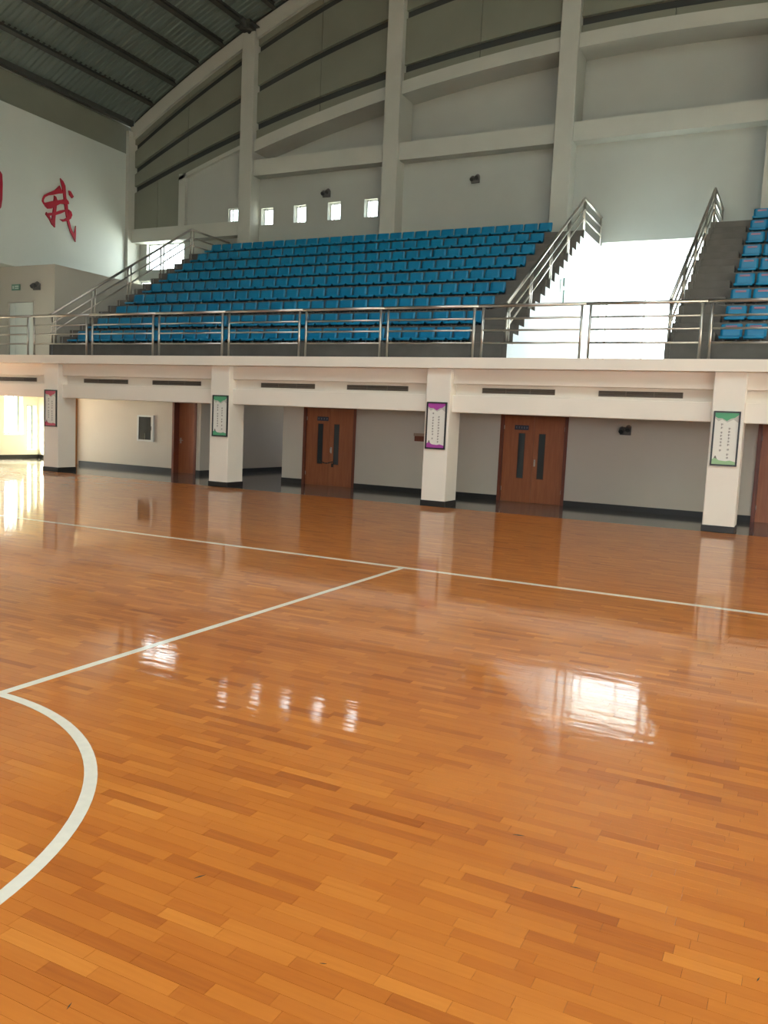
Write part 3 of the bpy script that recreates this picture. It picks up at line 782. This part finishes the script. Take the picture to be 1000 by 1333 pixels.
for k, x in enumerate(sw_x):
    wn = sstruct('window_%d' % (k + 5), 'small bright square window, %s from the left in the row of five' % ORD[k + 1], 'window', (x - 0.255, YB + 0.2, 8.60) if k else (-19.40, 25.45, 8.60))
    W = 0.51 if k else 0.50
    MB().box(0, W, 0, 0.05, 0, 0.03).box(0, W, 0, 0.05, 0.56, 0.59).box(0, 0.03, 0, 0.05, 0.03, 0.56).box(W - 0.03, W, 0, 0.05, 0.03, 0.56).build('window_frame', M['alu'], wn)
    box(0.12, 0.15, 0.005, 0.045, 0.03, 0.56).build('mullion', M['alu'], wn)
    box(0.03, W - 0.03, 0.023, 0.027, 0.03, 0.56).build('pane', M['glass'], wn)
for k, (a, b, c, d) in enumerate(stair_w):
    wn = sstruct('window_%d' % (k + 10), ['bright wide window behind the left stair railing', 'bright low window seen just above the grey enclosure'][k], 'window', (a, YB + 0.16, c))
    W, H = b - a, d - c
    MB().box(0, W, 0, 0.06, 0, 0.04).box(0, W, 0, 0.06, H - 0.04, H).box(0, 0.04, 0, 0.06, 0.04, H - 0.04).box(W - 0.04, W, 0, 0.06, 0.04, H - 0.04).build('window_frame', M['alu'], wn)
    box(W * 0.55 - 0.02, W * 0.55 + 0.02, 0.01, 0.05, 0.04, H - 0.04).build('mullion', M['alu'], wn)
    box(0.04, W - 0.04, 0.028, 0.032, 0.04, H - 0.04).build('pane', M['glass'], wn)

# entrance vestibule between the stands
VX0, VX1, VY = -7.3, -1.3, 27.95
struct('wall_vestibule', MB().box(VX0 - 0.2, VX0, YB + 0.32, VY + 0.2, ZG, 7.33).box(VX1, VX1 + 0.2, YB + 0.32, VY + 0.2, ZG, 7.33), M['white'], 'white side walls of the entrance recess between the stands', 'wall')
struct('ceiling_vestibule', box(VX0 - 0.2, VX1 + 0.2, YB + 0.32, VY + 0.3, 7.33, 7.55), M['sidewall'], 'pale soffit over the bright entrance recess', 'ceiling')
wv = sstruct('window_12', 'tall blown out entrance glazing in the gap between the stands', 'window', (VX0, VY, ZG))
W, H = VX1 - VX0, 7.33 - ZG
MB().box(0, W, 0, 0.08, 0, 0.08).box(0, W, 0, 0.08, H - 0.08, H).box(0, 0.06, 0, 0.08, 0.08, H - 0.08).box(W - 0.06, W, 0, 0.08, 0.08, H - 0.08).box(0.06, W - 0.06, 0.01, 0.07, 2.2, 2.27).build('window_frame', M['alu'], wv)
for k in range(1, 5):
    box(W * k / 5 - 0.03, W * k / 5 + 0.03, 0.005, 0.075, 0.08, H - 0.08).build('mullion', M['alu'], wv)
for k in range(5):
    a, b = W * k / 5 + 0.03 + (0.03 if k == 0 else 0), W * (k + 1) / 5 - 0.03 - (0.03 if k == 4 else 0)
    box(a, b, 0.035, 0.041, 0.08, 2.2).build('pane', M['glass'], wv)
    box(a, b, 0.035, 0.041, 2.27, H - 0.08).build('pane', M['glass'], wv)

# ------------------------------------------------------------------ roof
rf = sstruct('ceiling', 'dark curved corrugated metal roof with purlins', 'ceiling')
mb = MB(); nx = 46; pitch = 0.22
xs = [XL - 0.4 + (XR - XL + 0.8) * i / nx for i in range(nx + 1)]
prof = []
yy = YF - 0.3
while yy < 26.0:
    prof += [(yy, 0.0), (yy + 0.12, 0.0), (yy + 0.145, 0.05), (yy + 0.195, 0.05)]
    yy += pitch
k0 = 0
for (py, pz) in prof:
    for x in xs: mb.v.append((x, py, roofz(x) + 0.24 + pz))
nn = len(xs)
for j in range(len(prof) - 1):
    for i in range(nn - 1):
        if -8.6 < (xs[i] + xs[i + 1]) / 2 < 4.6 and -6 < prof[j][0] < 6: continue
        mb.f.append([j * nn + i, j * nn + i + 1, (j + 1) * nn + i + 1, (j + 1) * nn + i]); mb.smooth.append(False)
mb.build('roof_deck', M['roof'], rf)
for k in range(6):
    a = -8.5 + k * 2.2
    strip(a + 0.02, a + 2.18, lambda x: roofz(x) + 0.30, lambda x: roofz(x) + 0.31, -6.0, 6.0, 4).build('added_skylight_pane', M['glass'], rf)  # skylights added out of view to brighten the floor
xp = -22.87
while xp < 13.5:
    z = roofz(xp); s = -0.03 * (xp + 4.5); a = math.atan(s)
    f = lambda u, v: (xp + u * math.cos(a) - v * math.sin(a), z + u * math.sin(a) + v * math.cos(a))
    q = [(-0.075, 0.0), (0.075, 0.0), (0.075, 0.02), (0.012, 0.02), (0.012, 0.21), (0.075, 0.21), (0.075, 0.23), (-0.075, 0.23), (-0.075, 0.21), (-0.012, 0.21), (-0.012, 0.02), (-0.075, 0.02)]
    MB().prism([f(u, v) for u, v in q], 'y', YF, 25.22).build('purlin', M['purlin'], rf)
    xp += 1.072
MB().prism([(-23.98, 12.50), (-23.84, 12.52), (-23.84, 12.70), (-23.98, 12.70)], 'y', YF, 25.22).build('eaves_channel', M['purlin'], rf)

# right and front walls (out of the picture) with the big windows that light the hall
struct('wall_right', holed_wall('x', YF, 28.2, 0, 13.2, XR, XR + 0.3, [(-10.0, 12.0, 1.8, 4.2)]), M['leftwall'], 'right end wall with a long window band', 'wall')
fw_ = sstruct('wall_front', 'front wall behind the viewer with a long window band', 'wall')
holed_wall('y', XL - 0.3, XR, 0, 10.0, YF - 0.3, YF, [(-6.5, 13.5, 1.8, 4.2)]).build('front_lower', M['leftwall'], fw_)
strip(XL - 0.3, XR, lambda x: 10.0, lambda x: roofz(x) + 0.3, YF - 0.3, YF, 30).build('front_upper', M['clad'], fw_)
struct('ground', box(-70, 60, -70, 70, -0.32, -0.14), M['yard'], 'pale paved ground outside the hall', 'ground')

# ------------------------------------------------------------------ stands
Y0, Z0, DY, DZ = 17.45, 3.56, 0.75, 0.457
def stand(name, label, x0, x1, aisle_l, aisle_r, side_l, side_r):
    s = empty(name, label, 'stand', (0, 0, 0))
    for i in range(9):
        ya = Y0 + DY * i
        yb = 25.09 if i == 8 else ya + DY + 0.05
        zb = ZG if i == 0 else Z0 + DZ * (i - 1) - 0.15
        MB().cbox(x0 + 0.10, x1 - 0.10, ya, yb, zb, Z0 + DZ * i, 0.008).build('tier', M['concrete'], s)
        if i < 8:
            for (p, q) in (aisle_l, aisle_r):
                if p is not None:
                    MB().cbox(p, q, ya + DY / 2, ya + DY + 0.02, Z0 + DZ * i - 0.02, Z0 + DZ * (i + 0.5), 0.008).build('aisle_step', M['concrete'], s)
    for flag, a in ((side_l, x0), (side_r, x1 - 0.10)):
        if flag:
            sw = MB()
            for j in range(17):
                ya, yb = Y0 + DY / 2 * j, (Y0 + DY / 2 * (j + 1) if j < 16 else 25.09)
                sw.box(a, a + 0.10, ya, yb, ZG, Z0 + DZ / 2 * j - 0.012)
            sw.build('side_wall', M['sidewall'], s)
            tr = MB()
            for j in range(17):
                ya, yb = Y0 + DY / 2 * j, (Y0 + DY / 2 * (j + 1) if j < 16 else 25.09)
                tr.box(a, a + 0.10, ya, yb, Z0 + DZ / 2 * j - 0.012, Z0 + DZ / 2 * j)
                tr.box(a, a + 0.10, ya - 0.004, ya, Z0 + DZ / 2 * (j - 1) if j else ZG, Z0 + DZ / 2 * j)
            tr.build('step_nosing', M['concrete'], s)
    return s
SLX0, SLX1, SRX0, SRX1 = -19.57, -5.87, -2.62, 4.0
for a, b in ((SLX0 + 0.1, SLX1 - 0.1), (SRX0 + 0.1, SRX1 - 0.1)):
    box(a, b, 25.09, YB, ZG, Z0 + DZ * 8).build('landing_ledge', M['concrete'], wb)
for a in (SLX0, SLX1 - 0.1, SRX0):
    box(a, a + 0.1, 25.09, YB, ZG, Z0 + DZ * 8).build('landing_side', M['sidewall'], wb)
stand('grandstand', 'wide dark concrete stand filled with rows of blue seats', SLX0, SLX1, (SLX0 + 0.10, -19.18), (-6.86, SLX1 - 0.10), True, True)
stand('grandstand', 'dark concrete stand at the right edge, right of the bright entrance gap', SRX0, SRX1, (SRX0 + 0.10, -1.74), (None, None), True, True)

# seats: pan, backrest and bracket as meshes shared by all copies
def sheet(rows, thick):
    """rows: list of (y, z, half_width, dish); a dished plastic sheet with thickness"""
    mb = MB(); nc = 6; g = []
    for (yy_, zz_, hw, dish) in rows:
        g.append([(hw * (2 * c / nc - 1), yy_, zz_ - dish * (1 - (2 * c / nc - 1) ** 2)) for c in range(nc + 1)])
    return g, nc
def sheet_mesh(name, rows, off, m):
    g, nc = sheet(rows, off)
    mb = MB(); n = len(g); w = nc + 1
    top = [p for r in g for p in r]
    bot = [(p[0], p[1] + off[0], p[2] + off[1]) for p in top]
    f = []
    for i in range(n - 1):
        for c in range(nc):
            a = i * w + c
            f.append((a, a + 1, a + w + 1, a + w)); k = n * w
            f.append((k + a, k + a + w, k + a + w + 1, k + a + 1))
    k = n * w
    for c in range(nc):
        f.append((c, k + c, k + c + 1, c + 1)); a = (n - 1) * w + c
        f.append((a, a + 1, k + a + 1, k + a))
    for i in range(n - 1):
        a = i * w; f.append((a, a + w, k + a + w, k + a)); a = i * w + nc
        f.append((a, k + a, k + a + w, a + w))
    mb.poly(top + bot, f, True)
    return mb.mesh(name, m)
me_pan = sheet_mesh('seat_pan', [(-0.215, 0.070, 0.180, 0.0), (-0.222, 0.105, 0.190, 0.0), (-0.200, 0.120, 0.195, 0.004), (-0.10, 0.118, 0.200, 0.016), (0.0, 0.112, 0.200, 0.020), (0.09, 0.112, 0.198, 0.016), (0.135, 0.125, 0.195, 0.008)], (0.012, -0.014), M['blue'])
me_back = sheet_mesh('backrest', [(0.125, 0.118, 0.195, 0.0), (0.160, 0.150, 0.198, 0.0), (0.178, 0.200, 0.200, 0.0), (0.190, 0.290, 0.200, 0.0), (0.200, 0.365, 0.198, 0.0), (0.204, 0.386, 0.190, 0.0), (0.206, 0.396, 0.172, 0.0)], (0.014, 0.004), M['blue'])
me_brk = MB().box(-0.13, -0.10, -0.17, 0.14, 0.0, 0.016).box(0.10, 0.13, -0.17, 0.14, 0.0, 0.016).box(-0.125, -0.105, -0.15, -0.125, 0.016, 0.098).box(0.105, 0.125, -0.15, -0.125, 0.016, 0.098).box(-0.125, -0.105, 0.09, 0.115, 0.016, 0.098).box(0.105, 0.125, 0.09, 0.115, 0.016, 0.098).box(-0.125, 0.125, -0.14, -0.128, 0.07, 0.09).mesh('bracket', M['bracket'])
me_red = MB().box(-0.11, 0.10, 0.186, 0.1925, 0.325, 0.365).mesh('row_label', M['redstrip'])

def part(name, me, parent):
    o = bpy.data.objects.new(name, me)
    COL.objects.link(o); o.parent = parent
    return o
def make_seat(with_label):
    r = empty('stadium_seat', '', 'seat')
    part('seat_pan', me_pan, r); part('backrest', me_back, r); part('bracket', me_brk, r)
    if with_label: part('row_label', me_red, r)['label'] = 'faded red strip on the backrest'
    return r
def copy_tree(o):
    c = o.copy(); COL.objects.link(c)
    for ch in list(o.children):
        d = ch.copy(); COL.objects.link(d); d.parent = c
    return c
rj = random.Random(11)
def rows_of_seats(n, xfirst, step, side, with_label):
    proto = None
    for i in range(9):
        for k in range(n):
            if proto is None: s = proto = make_seat(with_label)
            else: s = copy_tree(proto)
            s.location = (xfirst + step * k, Y0 + DY * i + 0.335, Z0 + DZ * i)
            s.rotation_euler = (0, 0, rj.uniform(-0.012, 0.012))
            row = 'front row' if i == 0 else 'top row' if i == 8 else ORD[i + 1] + ' row up'
            if side == 'wide':
                s['label'] = 'blue plastic seat, %s from the right end, %s of the wide stand' % (ORD[k + 1], row)
            else:
                s['label'] = 'blue plastic seat with red strip, %s from the left, %s, right stand' % (ORD[k + 1], row)
            s['group'] = 'blue seats on the %s stand' % ('wide left' if side == 'wide' else 'right')
rows_of_seats(28, -7.13, -0.433, 'wide', False)
rows_of_seats(2, -1.46, 0.438, 'right', True)

# ------------------------------------------------------------------ railings
YRL = 16.50
panels = [(-21.30, -19.33), (-19.09, -17.14), (-16.93, -14.87), (-14.67, -12.71), (-12.51, -10.53), (-10.35, -8.45), (-8.27, -6.29), (-6.10, -4.07), (-3.90, -1.86), (-1.69, 0.35)]
pan_lab = ['steel guard rail panel in front of the pale enclosure door', 'steel guard rail panel before the foot of the left stair railing', 'steel guard rail panel, third from the left along the gallery edge',
           'steel guard rail panel, fourth from the left along the gallery edge', 'steel guard rail panel, fifth from the left along the gallery edge', 'steel guard rail panel, sixth from the left, above the purple poster column side',
           'steel guard rail panel before the right end of the wide stand seats', 'steel guard rail panel before the bright stand side wall', 'steel guard rail panel across the bright entrance gap', 'steel guard rail panel before the right stand seats']
for k, ((a, b), lb) in enumerate(zip(panels, pan_lab)):
    g = empty('guard_rail', lb, 'railing', (a, YRL, ZG), 'gallery guard rail panels')
    w = b - a
    la = 0.0 if k == 0 else (panels[k - 1][1] - a) / 2
    rb = w if k == len(panels) - 1 else w + (panels[k + 1][0] - b) / 2
    for x in (0, w):
        MB().tube((x, 0, 0), (x, 0, 1.05), 0.027).tube((x, 0, 0), (x, 0, 0.012), 0.05, 14).build('post', M['steel'], g)
    MB().tube((la, 0, 1.07), (rb, 0, 1.07), 0.034, 12).build('handrail', M['steel'], g)
    for z in (0.325, 0.580, 0.815):
        MB().tube((0, 0, z), (w, 0, z), 0.020, 8).build('rail', M['steel'], g)

def stair_rail(x, label, yend):
    """sloping steel railing on the edge of a stand, level along the top landing"""
    g = empty('stair_railing', label, 'railing', (x, Y0, Z0))
    yt = DY * 8; zt = DZ * 8
    sl = DZ / DY
    h = lambda y_: 0.80 + sl * y_ if y_ < yt else 0.83 + zt
    def run(dz, r, name):
        MB().path([(0, -0.10, 0.80 - dz - 0.06), (0, 0.0, 0.80 - dz), (0, yt, 0.83 + zt - dz), (0, yend, 0.83 + zt - dz)], r, 10).build(name, M['steel'], g)
    run(0.0, 0.036, 'handrail')
    run(0.27, 0.022, 'rail')
    run(0.52, 0.022, 'rail')
    for k in range(5):
        for dy in (0.0, 0.14):
            y_ = 0.04 + 1.49 * k + dy
            j = int((y_ + 1e-6) / (DY / 2))
            zb = DZ / 2 * min(j, 16)
            MB().tube((0, y_, zb), (0, y_, h(y_)), 0.024).build('post', M['steel'], g)
    ye = yend - 0.06
    MB().tube((0, ye, zt), (0, ye, zt + 0.83), 0.024).build('post', M['steel'], g)
    return g
stair_rail(SLX0 + 0.06, 'steel stair railing up the left edge of the wide stand', 8.15)
stair_rail(SLX1 - 0.05, 'steel stair railing up the right edge of the wide stand, beside the bright gap', 8.15)
stair_rail(SRX0 + 0.05, 'steel stair railing up the left edge of the right stand', 8.15)
